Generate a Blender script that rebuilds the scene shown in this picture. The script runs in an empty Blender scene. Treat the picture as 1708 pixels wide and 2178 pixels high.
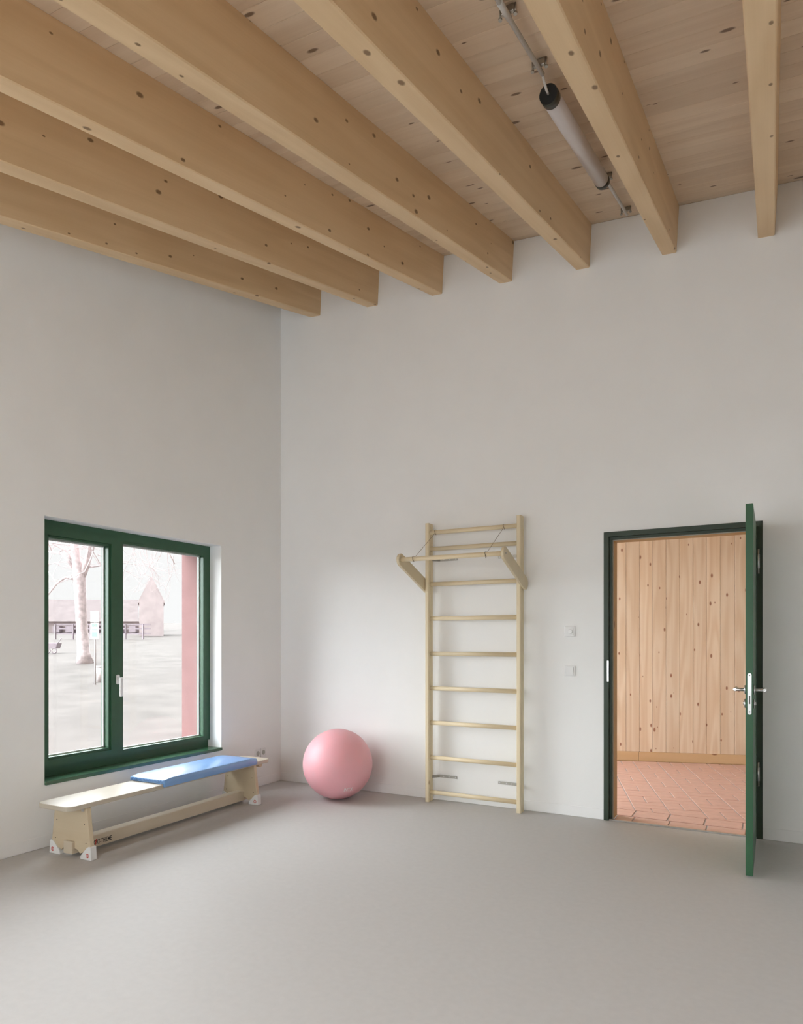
import bpy, bmesh, math, random
from mathutils import Vector, Matrix

# ------------------------------------------------------------------ camera / world / light
scene = bpy.context.scene
COL = scene.collection
PXF, YH, YAW = 1457.05, 1361.9, math.radians(28.432)
CAM = Vector((4.127, -5.2007, 1.335))
cam_d = bpy.data.cameras.new('camera')
cam = bpy.data.objects.new('camera', cam_d)
COL.objects.link(cam)
cam.location = CAM
cam.rotation_euler = (math.pi / 2, 0, YAW)
cam_d.sensor_fit = 'VERTICAL'
cam_d.sensor_height = 36.0
cam_d.lens = 36.0 * PXF / 2178.0
cam_d.shift_y = (YH - 1089.0) / 2178.0
cam_d.clip_start = 0.05
cam_d.clip_end = 400
scene.camera = cam

world = bpy.data.worlds.new('world')
scene.world = world
world.use_nodes = True
bg = world.node_tree.nodes['Background']
bg.inputs[0].default_value = (0.985, 0.975, 0.985, 1)
bg.inputs[1].default_value = 0.95

sun_d = bpy.data.lights.new('hazy_sun', 'SUN')
sun_d.energy = 31.0
sun_d.angle = math.radians(135)
sun_d.color = (0.91, 0.955, 1.0)
sun = bpy.data.objects.new('hazy_sun', sun_d)
COL.objects.link(sun)
sun_dir = Vector((0.83, 0.0, -0.54)).normalized()          # direction the light travels
sun.rotation_euler = sun_dir.to_track_quat('-Z', 'Y').to_euler()
sun.location = (-20, 3, 20)

# added fill light, set in an added window behind the viewpoint
fill_d = bpy.data.lights.new('front_fill_light', 'AREA')
fill_d.shape = 'RECTANGLE'
fill_d.size, fill_d.size_y = 3.2, 1.6
fill_d.energy = 92.0
fill_d.color = (0.92, 0.96, 1.0)
fill = bpy.data.objects.new('front_fill_light', fill_d)
COL.objects.link(fill)
fill.location = (2.20, -7.92, 1.60)
fill.rotation_euler = (math.pi / 2, 0, 0)

vs = scene.view_settings
vs.view_transform = 'Standard'
vs.look = 'None'
vs.gamma = 1.0
vs.use_curve_mapping = False
vs.exposure = 0.16
try:
    scene.cycles.use_denoising = True
    scene.cycles.diffuse_bounces = 6
    scene.cycles.max_bounces = 9
    scene.cycles.use_adaptive_sampling = True
    scene.cycles.adaptive_threshold = 0.10
    scene.cycles.transparent_max_bounces = 16
    scene.cycles.sample_clamp_indirect = 6.0
    scene.cycles.caustics_reflective = False
    scene.cycles.caustics_refractive = False
except Exception:
    pass

# ------------------------------------------------------------------ measured frame
FW = Vector((-math.sin(YAW), math.cos(YAW), 0))
RT = Vector((math.cos(YAW), math.sin(YAW), 0))
def at_depth(u, v, d):
    """a point at distance d in front of the viewpoint (used to survey what stands outside)"""
    return CAM + FW * d + RT * ((u - 854.0) / PXF * d) + Vector((0, 0, (YH - v) / PXF * d))

ROOM_X, ROOM_Y = 6.2, -7.6
def ceil_z(x, y):
    return 4.673 - 0.0735 * x + 0.236 * y

# ------------------------------------------------------------------ materials
MATS = {}
def nodes_of(name):
    m = bpy.data.materials.new(name)
    m.use_nodes = True
    nt = m.node_tree
    b = nt.nodes['Principled BSDF']
    return m, nt, b
def ramp(nt, fac, c0, c1, p0=0.0, p1=1.0):
    r = nt.nodes.new('ShaderNodeValToRGB')
    r.color_ramp.elements[0].position = p0
    r.color_ramp.elements[1].position = p1
    r.color_ramp.elements[0].color = (*c0, 1)
    r.color_ramp.elements[1].color = (*c1, 1)
    nt.links.new(fac, r.inputs[0])
    return r.outputs[0]
def vary(c, k):
    return tuple(min(1, x * k) for x in c)
def plain(name, col, rough=0.5, metal=0.0, spec=0.5, noise=0.06, scale=12.0, bump=0.0, bscale=120.0, coat=0.0):
    """procedural paint: a base colour with a faint mottle and fine relief"""
    m, nt, b = nodes_of(name)
    tc = nt.nodes.new('ShaderNodeTexCoord')
    n = nt.nodes.new('ShaderNodeTexNoise')
    n.inputs['Scale'].default_value = scale
    n.inputs['Detail'].default_value = 4
    nt.links.new(tc.outputs['Object'], n.inputs['Vector'])
    c = ramp(nt, n.outputs['Fac'], vary(col, 1 - noise), vary(col, 1 + noise), 0.3, 0.7)
    nt.links.new(c, b.inputs['Base Color'])
    b.inputs['Roughness'].default_value = rough
    b.inputs['Metallic'].default_value = metal
    b.inputs['Specular IOR Level'].default_value = spec
    if coat:
        b.inputs['Coat Weight'].default_value = coat
        b.inputs['Coat Roughness'].default_value = 0.25
    if bump:
        n2 = nt.nodes.new('ShaderNodeTexNoise')
        n2.inputs['Scale'].default_value = bscale
        n2.inputs['Detail'].default_value = 3
        nt.links.new(tc.outputs['Object'], n2.inputs['Vector'])
        bp = nt.nodes.new('ShaderNodeBump')
        bp.inputs['Strength'].default_value = bump
        bp.inputs['Distance'].default_value = 0.002
        nt.links.new(n2.outputs['Fac'], bp.inputs['Height'])
        nt.links.new(bp.outputs['Normal'], b.inputs['Normal'])
    MATS[name] = m
    return m
def wood(name, light, dark, knot, axis='X', grain=0.35, knots=0.5, kscale=(3.0, 5.5, 5.5), ring=7.0, rough=0.55, across=26.0, tone=0.12, spec=0.35, kthr=(0.045, 0.10), along=0.55, shear=(0.0, 0.0)):
    """procedural softwood: streaks along the grain, growth rings and knots; each piece shifted by its own random value"""
    m, nt, b = nodes_of(name)
    L = nt.links
    tc = nt.nodes.new('ShaderNodeTexCoord')
    oi = nt.nodes.new('ShaderNodeObjectInfo')
    sep0 = nt.nodes.new('ShaderNodeSeparateXYZ')
    L.new(tc.outputs['Object'], sep0.inputs[0])
    dotn = nt.nodes.new('ShaderNodeVectorMath'); dotn.operation = 'DOT_PRODUCT'      # follow the slope of the piece
    L.new(tc.outputs['Object'], dotn.inputs[0]); dotn.inputs[1].default_value = (-shear[0], -shear[1], 1.0)
    cm0 = nt.nodes.new('ShaderNodeCombineXYZ')
    L.new(sep0.outputs[0], cm0.inputs[0]); L.new(sep0.outputs[1], cm0.inputs[1]); L.new(dotn.outputs['Value'], cm0.inputs[2])
    sep = nt.nodes.new('ShaderNodeSeparateXYZ')
    L.new(cm0.outputs[0], sep.inputs[0])
    cmb = nt.nodes.new('ShaderNodeCombineXYZ')
    order = {'X': (0, 1, 2), 'Y': (1, 0, 2), 'Z': (2, 0, 1)}[axis]
    for i, s in enumerate(order):
        L.new(sep.outputs[s], cmb.inputs[i])
    rnd = nt.nodes.new('ShaderNodeVectorMath'); rnd.operation = 'SCALE'
    rnd.inputs[0].default_value = (17.3, 31.7, 53.9)
    L.new(oi.outputs['Random'], rnd.inputs['Scale'])
    add = nt.nodes.new('ShaderNodeVectorMath'); add.operation = 'ADD'
    L.new(cmb.outputs[0], add.inputs[0]); L.new(rnd.outputs[0], add.inputs[1])
    def scaled(v):
        s = nt.nodes.new('ShaderNodeVectorMath'); s.operation = 'MULTIPLY'
        L.new(add.outputs[0], s.inputs[0]); s.inputs[1].default_value = v
        return s.outputs[0]
    def math_(op, a, bb=None, clamp=False):
        n = nt.nodes.new('ShaderNodeMath'); n.operation = op; n.use_clamp = clamp
        for i, q in enumerate((a, bb)):
            if q is None: continue
            if isinstance(q, (int, float)): n.inputs[i].default_value = q
            else: L.new(q, n.inputs[i])
        return n.outputs[0]
    st = nt.nodes.new('ShaderNodeTexNoise'); st.inputs['Scale'].default_value = 1.0
    st.inputs['Detail'].default_value = 3; st.inputs['Roughness'].default_value = 0.6
    L.new(scaled((along * 1.6, across, across)), st.inputs['Vector'])
    lo = nt.nodes.new('ShaderNodeTexNoise'); lo.inputs['Scale'].default_value = 1.0; lo.inputs['Detail'].default_value = 2
    L.new(scaled((along, 4.2, 4.2)), lo.inputs['Vector'])
    rg = math_('SINE', math_('MULTIPLY', lo.outputs['Fac'], ring * 6.283))
    rg = math_('MULTIPLY_ADD', rg, 0.5); 
    rg_node = rg.node; rg_node.inputs[2].default_value = 0.5
    fi = nt.nodes.new('ShaderNodeTexNoise'); fi.inputs['Scale'].default_value = 1.0; fi.inputs['Detail'].default_value = 2
    L.new(scaled((along * 1.2, across * 4, across * 4)), fi.inputs['Vector'])
    mixv = math_('ADD', math_('ADD', math_('MULTIPLY', st.outputs['Fac'], 0.45), math_('MULTIPLY', fi.outputs['Fac'], 0.25)), math_('MULTIPLY', rg, 0.3))
    fac = math_('MULTIPLY', math_('SUBTRACT', mixv, 0.25, True), grain * 2.0, True)
    base = nt.nodes.new('ShaderNodeMix'); base.data_type = 'RGBA'
    base.inputs[6].default_value = (*light, 1); base.inputs[7].default_value = (*dark, 1)
    L.new(fac, base.inputs[0])
    # per-piece tone
    hs = nt.nodes.new('ShaderNodeHueSaturation')
    L.new(base.outputs[2], hs.inputs['Color'])
    L.new(math_('ADD', math_('MULTIPLY', oi.outputs['Random'], 2 * tone), 1 - tone), hs.inputs['Value'])
    s3 = nt.nodes.new('ShaderNodeSeparateXYZ'); L.new(add.outputs[0], s3.inputs[0])
    kv = nt.nodes.new('ShaderNodeCombineXYZ')
    L.new(math_('MULTIPLY', s3.outputs[0], kscale[0]), kv.inputs[0])
    L.new(math_('MULTIPLY', math_('ADD', s3.outputs[1], s3.outputs[2]), kscale[1]), kv.inputs[1])
    vo = nt.nodes.new('ShaderNodeTexVoronoi'); vo.voronoi_dimensions = '2D'; vo.inputs['Scale'].default_value = 1.0
    L.new(kv.outputs[0], vo.inputs['Vector'])
    sc = nt.nodes.new('ShaderNodeSeparateColor'); L.new(vo.outputs['Color'], sc.inputs[0])
    mr = nt.nodes.new('ShaderNodeMapRange'); mr.interpolation_type = 'SMOOTHSTEP'
    mr.inputs[1].default_value = kthr[0]; mr.inputs[2].default_value = kthr[1]
    mr.inputs[3].default_value = 1; mr.inputs[4].default_value = 0
    L.new(math_('DIVIDE', vo.outputs['Distance'], math_('MULTIPLY_ADD', sc.outputs[1], 0.9)), mr.inputs[0])
    mr.inputs[0].links[0].from_node.inputs[1].links[0].from_node.inputs[2].default_value = 0.35
    gate = math_('LESS_THAN', sc.outputs[0], knots)
    kf = math_('MULTIPLY', math_('MULTIPLY', mr.outputs[0], gate), 0.85)
    km = nt.nodes.new('ShaderNodeMix'); km.data_type = 'RGBA'
    L.new(kf, km.inputs[0]); L.new(hs.outputs[0], km.inputs[6]); km.inputs[7].default_value = (*knot, 1)
    L.new(km.outputs[2], b.inputs['Base Color'])
    b.inputs['Roughness'].default_value = rough
    b.inputs['Specular IOR Level'].default_value = spec
    MATS[name] = m
    return m
def glass(name, tint=(0.97, 0.98, 0.975)):
    m, nt, b = nodes_of(name)
    nt.nodes.remove(b)
    out = nt.nodes['Material Output']
    t = nt.nodes.new('ShaderNodeBsdfTransparent'); t.inputs[0].default_value = (*tint, 1)
    g = nt.nodes.new('ShaderNodeBsdfGlossy'); g.inputs['Roughness'].default_value = 0.02
    lw = nt.nodes.new('ShaderNodeLayerWeight'); lw.inputs['Blend'].default_value = 0.5
    p5 = nt.nodes.new('ShaderNodeMath'); p5.operation = 'POWER'; p5.inputs[1].default_value = 5.0
    f = nt.nodes.new('ShaderNodeMath'); f.operation = 'MULTIPLY_ADD'; f.inputs[1].default_value = 0.75; f.inputs[2].default_value = 0.03
    nt.links.new(lw.outputs['Facing'], p5.inputs[0]); nt.links.new(p5.outputs[0], f.inputs[0])
    mx = nt.nodes.new('ShaderNodeMixShader')
    nt.links.new(f.outputs[0], mx.inputs[0]); nt.links.new(t.outputs[0], mx.inputs[1]); nt.links.new(g.outputs[0], mx.inputs[2])
    nt.links.new(mx.outputs[0], out.inputs[0])
    MATS[name] = m
    return m

plain('wall_paint', (0.875, 0.875, 0.87), 0.85, spec=0.2, noise=0.012, scale=3)
plain('skirting_paint', (0.87, 0.87, 0.87), 0.55, spec=0.3, noise=0.01)
plain('linoleum', (0.535, 0.520, 0.510), 0.62, spec=0.40, noise=0.022, scale=30)
plain('window_green', (0.030, 0.095, 0.048), 0.38, spec=0.5, noise=0.05, scale=20)
plain('sill_green', (0.036, 0.105, 0.056), 0.22, spec=0.7, noise=0.04)
plain('door_green', (0.024, 0.092, 0.040), 0.42, spec=0.45, noise=0.05, scale=15)
plain('frame_green', (0.030, 0.048, 0.030), 0.45, spec=0.4, noise=0.05)
plain('red_render', (0.270, 0.155, 0.150), 0.9, spec=0.1, noise=0.06, scale=8, bump=0.4, bscale=90)
plain('white_plastic', (0.80, 0.80, 0.80), 0.4, noise=0.01)
plain('red_print', (0.55, 0.04, 0.03), 0.5, noise=0.02)
plain('black_print', (0.012, 0.012, 0.014), 0.5, noise=0.02)
plain('white_print', (0.85, 0.80, 0.80), 0.5, noise=0.02)
plain('steel', (0.62, 0.62, 0.62), 0.28, metal=1.0, noise=0.05, scale=30)
plain('dull_steel', (0.42, 0.40, 0.36), 0.4, metal=1.0, noise=0.08, scale=30)
plain('grey_seal', (0.42, 0.42, 0.38), 0.6, noise=0.02)
plain('grey_conduit', (0.600, 0.580, 0.550), 0.45, noise=0.03)
plain('black_cap', (0.006, 0.006, 0.006), 0.5, noise=0.02)
plain('cap_olive', (0.035, 0.032, 0.022), 0.4, noise=0.04)
plain('lamp_diffuser', (0.60, 0.54, 0.51), 0.35, spec=0.5, noise=0.01)
pk = plain('pink_rubber', (0.84, 0.445, 0.495), 0.46, spec=0.5, noise=0.012, scale=5).node_tree.nodes['Principled BSDF']
pk.inputs['Subsurface Weight'].default_value = 0.55
pk.inputs['Subsurface Radius'].default_value = (1.0, 0.45, 0.45)
pk.inputs['Subsurface Scale'].default_value = 0.16
plain('blue_vinyl', (0.13, 0.31, 0.64), 0.46, spec=1.0, noise=0.04, scale=14, bump=0.05, bscale=60, coat=1.0)
plain('blue_stitch', (0.07, 0.18, 0.42), 0.6, noise=0.03)
plain('screw_dark', (0.05, 0.045, 0.04), 0.4, metal=0.8, noise=0.03)
plain('cord_brown', (0.16, 0.12, 0.08), 0.8, noise=0.05)
plain('clay_tile', (0.530, 0.330, 0.275), 0.28, spec=0.6, noise=0.10, scale=14, bump=0.15, bscale=80)  # base colour paled to imitate daylight sheen on the tiles
plain('mortar', (0.42, 0.41, 0.41), 0.8, noise=0.08, scale=40)
plain('lawn', (0.108, 0.096, 0.089), 0.95, spec=0.05, noise=0.16, scale=1.4)
plain('bark', (0.620, 0.530, 0.530), 0.95, spec=0.05, noise=0.25, scale=9, bump=0.6, bscale=25)  # bark paled to imitate haze and overexposure outdoors
plain('twig', (0.620, 0.530, 0.530), 0.95, spec=0.05, noise=0.15, scale=9)  # twigs carry the same painted haze as the bark
plain('far_brick', (0.460, 0.385, 0.380), 0.95, spec=0.05, noise=0.15, scale=1.5)  # brick paled, distance haze put into the colour
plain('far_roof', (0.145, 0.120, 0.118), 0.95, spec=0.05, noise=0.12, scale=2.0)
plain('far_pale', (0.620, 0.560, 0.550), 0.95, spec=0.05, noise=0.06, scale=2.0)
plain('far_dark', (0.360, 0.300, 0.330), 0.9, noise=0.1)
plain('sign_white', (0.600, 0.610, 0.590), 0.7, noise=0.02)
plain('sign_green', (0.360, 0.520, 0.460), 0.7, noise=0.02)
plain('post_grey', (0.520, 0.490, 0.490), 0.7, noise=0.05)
glass('pane_glass')
wood('beam_wood', (0.74, 0.535, 0.320), (0.55, 0.350, 0.175), (0.16, 0.082, 0.034), 'Y', grain=0.40, knots=0.36, kscale=(4.2, 7.0), ring=5, across=30, tone=0.04, kthr=(0.045, 0.095), along=0.45, shear=(-0.0735, 0.236))
wood('ceiling_wood', (0.74, 0.595, 0.445), (0.55, 0.39, 0.26), (0.13, 0.065, 0.032), 'X', grain=0.48, knots=0.55, kscale=(3.0, 7.0), ring=3, across=42, tone=0.05, kthr=(0.05, 0.10), along=0.6, shear=(-0.0735, 0.236))
wood('cladding_wood', (0.77, 0.655, 0.50), (0.55, 0.36, 0.19), (0.24, 0.080, 0.035), 'Z', grain=0.52, knots=0.42, kscale=(3.8, 7.5), ring=8, across=24, tone=0.07, along=0.4, kthr=(0.04, 0.10))
wood('lining_wood', (0.52, 0.33, 0.145), (0.42, 0.25, 0.095), (0.18, 0.08, 0.03), 'Z', grain=0.3, knots=0.1, ring=3)
wood('skirting_wood', (0.60, 0.42, 0.235), (0.50, 0.32, 0.15), (0.2, 0.08, 0.03), 'X', grain=0.4, knots=0.15, ring=4)
wood('pale_wood', (0.76, 0.65, 0.455), (0.66, 0.525, 0.32), (0.42, 0.28, 0.14), 'Z', grain=0.3, knots=0.05, ring=3, rough=0.45, spec=0.45)
wood('bench_wood', (0.66, 0.575, 0.455), (0.58, 0.475, 0.335), (0.45, 0.3, 0.16), 'Y', grain=0.28, knots=0.08, ring=4, rough=0.4, spec=0.5)
wood('seat_wood', (0.54, 0.485, 0.40), (0.47, 0.40, 0.30), (0.40, 0.28, 0.16), 'Y', grain=0.24, knots=0.06, kscale=(2.0, 5.0), ring=4, rough=0.42, spec=0.5)  # bench wood darkened for the seat, to offset the strong sun on it
wood('bench_ply', (0.62, 0.515, 0.365), (0.53, 0.415, 0.265), (0.42, 0.28, 0.14), 'X', grain=0.4, knots=0.05, ring=6, rough=0.45)

# ------------------------------------------------------------------ mesh helpers
def link(name, me, parent=None, mats=(), **props):
    o = bpy.data.objects.new(name, me)
    COL.objects.link(o)
    if parent is not None:
        o.parent = parent
    for mm in mats:
        me.materials.append(MATS[mm])
    for k, v in props.items():
        o[k] = v
    return o
def empty(name, loc=(0, 0, 0), rz=0.0, **props):
    o = bpy.data.objects.new(name, None)
    COL.objects.link(o)
    o.location = loc
    o.rotation_euler = (0, 0, rz)
    o.empty_display_size = 0.1
    for k, v in props.items():
        o[k] = v
    return o
def bm_box(bm, x0, x1, y0, y1, z0, z1, mi=0):
    v = [bm.verts.new((x, y, z)) for x in (x0, x1) for y in (y0, y1) for z in (z0, z1)]
    for f in ((0, 1, 3, 2), (4, 6, 7, 5), (0, 4, 5, 1), (2, 3, 7, 6), (0, 2, 6, 4), (1, 5, 7, 3)):
        fc = bm.faces.new([v[i] for i in f]); fc.material_index = mi
    return v
def bm_prism(bm, pts, vec, mi=0):
    """closed polygon pts swept along vec"""
    vec = Vector(vec)
    a = [bm.verts.new(p) for p in pts]
    b = [bm.verts.new(Vector(p) + vec) for p in pts]
    n = len(pts)
    fs = [bm.faces.new(a[::-1]), bm.faces.new(b)]
    for i in range(n):
        fs.append(bm.faces.new((a[i], a[(i + 1) % n], b[(i + 1) % n], b[i])))
    for f in fs: f.material_index = mi
    return fs
def bm_tube(bm, pts, radii, n=10, caps=True, mi=0):
    pts = [Vector(p) for p in pts]
    if not hasattr(radii, '__len__'): radii = [radii] * len(pts)
    rings = []
    up = None
    for i, p in enumerate(pts):
        d = (pts[min(i + 1, len(pts) - 1)] - pts[max(i - 1, 0)]).normalized()
        if up is None or abs(d.dot(up)) > 0.98:
            up = Vector((0, 0, 1)) if abs(d.z) < 0.9 else Vector((1, 0, 0))
        s = d.cross(up).normalized(); t = s.cross(d).normalized(); up = t
        rings.append([bm.verts.new(p + (s * math.cos(2 * math.pi * k / n) + t * math.sin(2 * math.pi * k / n)) * radii[i]) for k in range(n)])
    for a, b in zip(rings, rings[1:]):
        for k in range(n):
            f = bm.faces.new((a[k], b[k], b[(k + 1) % n], a[(k + 1) % n])); f.smooth = True; f.material_index = mi
    if caps:
        f = bm.faces.new(rings[0]); f.material_index = mi
        f = bm.faces.new(rings[-1][::-1]); f.material_index = mi
def finish(bm, name, bevel=0.0, seg=2, smooth=False):
    bmesh.ops.recalc_face_normals(bm, faces=bm.faces)
    if bevel:
        ed = [e for e in bm.edges if len(e.link_faces) == 2 and e.calc_face_angle(0) > 0.5]
        bmesh.ops.bevel(bm, geom=ed, offset=bevel, segments=seg, affect='EDGES', profile=0.5)
    if smooth:
        for f in bm.faces: f.smooth = True
    me = bpy.data.meshes.new(name)
    bm.to_mesh(me); bm.free()
    return me
def box(name, b, mat, parent=None, bevel=0.0, seg=2, **props):
    bm = bmesh.new(); bm_box(bm, *b)
    return link(name, finish(bm, name, bevel, seg), parent, (mat,), **props)
def tube(name, pts, r, mat, parent=None, n=10, bevel=0.0, **props):
    bm = bmesh.new(); bm_tube(bm, pts, r, n)
    return link(name, finish(bm, name, bevel), parent, (mat,), **props)
def prism(name, pts, vec, mat, parent=None, bevel=0.0, seg=2, **props):
    bm = bmesh.new(); bm_prism(bm, pts, vec)
    return link(name, finish(bm, name, bevel, seg), parent, (mat,), **props)
def wall_mesh(name, ss, zs, holes, put, thick, top=None):
    """a wall laid out as cells ss x zs with rectangular holes; put(s, z, t) -> world point, t in 0..thick"""
    bm = bmesh.new(); cache = {}
    def V(i, j, t):
        k = (i, j, t)
        if k not in cache:
            z = zs[j]
            if top and j == len(zs) - 1: z = top(ss[i], t * thick)
            cache[k] = bm.verts.new(put(ss[i], z, t * thick))
        return cache[k]
    def solid(i, j):
        if i < 0 or j < 0 or i >= len(ss) - 1 or j >= len(zs) - 1: return False
        s, z = (ss[i] + ss[i + 1]) / 2, (zs[j] + zs[j + 1]) / 2
        return not any(a < s < b and c < z < d for a, b, c, d in holes)
    for i in range(len(ss) - 1):
        for j in range(len(zs) - 1):
            if not solid(i, j): continue
            for t in (0, 1):
                bm.faces.new((V(i, j, t), V(i + 1, j, t), V(i + 1, j + 1, t), V(i, j + 1, t)))
            if not solid(i - 1, j): bm.faces.new((V(i, j, 0), V(i, j + 1, 0), V(i, j + 1, 1), V(i, j, 1)))
            if not solid(i + 1, j): bm.faces.new((V(i + 1, j, 0), V(i + 1, j + 1, 0), V(i + 1, j + 1, 1), V(i + 1, j, 1)))
            if not solid(i, j - 1): bm.faces.new((V(i, j, 0), V(i + 1, j, 0), V(i + 1, j, 1), V(i, j, 1)))
            if not solid(i, j + 1): bm.faces.new((V(i, j + 1, 0), V(i + 1, j + 1, 0), V(i + 1, j + 1, 1), V(i, j + 1, 1)))
    return finish(bm, name)
def text_mesh(body, size):
    c = bpy.data.curves.new('lettering', 'FONT')
    c.body = body; c.size = size; c.extrude = 0.0; c.offset = size * 0.018
    c.resolution_u = 3
    o = bpy.data.objects.new('lettering_source', c)
    COL.objects.link(o)
    dg = bpy.context.evaluated_depsgraph_get()
    me = bpy.data.meshes.new_from_object(o.evaluated_get(dg))
    bpy.data.objects.remove(o); bpy.data.curves.remove(c)
    return me
STRUCT = dict(kind='structure')

# ================================================================== THE ROOM
WT = 0.15                                    # inner leaf of the window wall; the red facade stands outside it
W1 = (-2.413, -0.802, 0.421, 2.140)          # window 1: y0 y1 z0 z1
W2 = (-7.45, -4.30, 0.060, 2.560)            # window 2, beside the viewpoint
W3 = (0.50, 3.90, 0.70, 2.45)                # added, unseen window for the fill light, behind the viewpoint: x0 x1 z0 z1
DX0, DX1, DZ = 3.025, 4.069, 2.137           # door frame outer edges
BT = 0.19                                    # back wall thickness

bm = bmesh.new(); bm_box(bm, -0.15, ROOM_X + 0.2, ROOM_Y - 0.2, 0.0, -0.2, 0.0)
link('floor', finish(bm, 'floor'), None, ('linoleum',), label='smooth beige grey linoleum floor of the room', **STRUCT)

ys = [ROOM_Y, W2[0], W2[1], W1[0], W1[1], 0.0]
zs = [0.0, W2[2], W1[2], W1[3], W2[3], 2.86]
me = wall_mesh('wall_left', ys, zs, [W1, W2], lambda s, z, t: (-t, s, z), WT, top=lambda s, t: ceil_z(-t, s) - 0.002)
link('wall_left', me, None, ('wall_paint',), label='white painted wall with the green window', **STRUCT)
F0 = -6.0
ysf = [ROOM_Y - 0.2, W2[0], W2[1], W1[0], W1[1], 0.19]
me = wall_mesh('wall_facade', ysf, zs, [W1, W2], lambda s, z, t: (-WT - t, s, z if z > 0.01 else -0.4), 0.31, top=lambda s, t: ceil_z(-WT - t, s) - 0.002)
link('wall_facade', me, None, ('red_render',), label='red rendered outside face of the window wall', **STRUCT)
xs = [0.0, DX0 + 0.01, DX1 - 0.01, ROOM_X]
me = wall_mesh('wall_back', xs, [0.0, DZ - 0.01, 4.2], [(DX0 + 0.01, DX1 - 0.01, -1, DZ - 0.01)], lambda s, z, t: (s, t, z), BT, top=lambda s, t: ceil_z(s, t) - 0.002)
link('wall_back', me, None, ('wall_paint',), label='white painted wall behind the wall bars and the door', **STRUCT)
me = wall_mesh('wall_right', [ROOM_Y, BT], [0.0, 3.9], [], lambda s, z, t: (ROOM_X + t, s, z), 0.2, top=lambda s, t: ceil_z(ROOM_X + t, s) - 0.002)
link('wall_right', me, None, ('wall_paint',), label='white side wall beyond the open door', **STRUCT)
me = wall_mesh('wall_front', [-WT, W3[0], W3[1], ROOM_X + 0.2], [0.0, W3[2], W3[3], 2.75], [W3], lambda s, z, t: (s, ROOM_Y - t, z), 0.2, top=lambda s, t: ceil_z(s, ROOM_Y - t) - 0.002)
link('wall_front', me, None, ('wall_paint',), label='white wall behind the viewpoint', **STRUCT)

# skirting, nearly flush
box('baseboard_left', (0, 0.004, ROOM_Y, 0, 0.001, 0.078), 'skirting_paint', bevel=0.0015, seg=1, label='low white skirting under the window', **STRUCT)
box('baseboard_back', (0.005, DX0 - 0.001, -0.004, 0, 0.001, 0.080), 'skirting_paint', bevel=0.0015, seg=1, label='low white skirting left of the door', **STRUCT)
box('baseboard_right', (DX1 + 0.001, ROOM_X, -0.004, 0, 0.001, 0.080), 'skirting_paint', bevel=0.0015, seg=1, label='low white skirting right of the door', **STRUCT)

# ceiling: boards laid across the beams, each its own piece
SL = Vector((0, 1, 0.236))
ceil = empty('ceiling', (0, 0, 0), label='pale spruce board ceiling rising towards the back wall', **STRUCT)
BW = 0.1245
bm = bmesh.new()
x0, x1 = -0.46, ROOM_X + 0.2
cs = [(x0, 0, 0.001 - 0.0735 * x0), (x1, 0, 0.001 - 0.0735 * x1)]
p = [Vector((x0, 0.0004, -0.0735 * x0)), Vector((x1, 0.0004, -0.0735 * x1))]
dy = Vector((0, BW - 0.0012, 0.236 * (BW - 0.0012)))
upv = Vector((0, 0, 0.03))
vv = [bm.verts.new(q) for q in (p[0], p[1], p[1] + dy, p[0] + dy, p[0] + upv, p[1] + upv, p[1] + dy + upv, p[0] + dy + upv)]
for f in ((0, 1, 2, 3), (4, 7, 6, 5), (0, 4, 5, 1), (1, 5, 6, 2), (2, 6, 7, 3), (3, 7, 4, 0)):
    bm.faces.new([vv[i] for i in f])
board_me = finish(bm, 'ceiling_board', bevel=0.0016, seg=1)
board_me.materials.append(MATS['ceiling_wood'])
nb = int((0.31 - (ROOM_Y - 0.25)) / BW) + 1
for i in range(nb):
    y = 0.31 - (i + 1) * BW
    o = bpy.data.objects.new('ceiling_board', board_me)
    COL.objects.link(o); o.parent = ceil
    o.location = (0, y, 4.673 + 0.236 * y)

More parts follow.
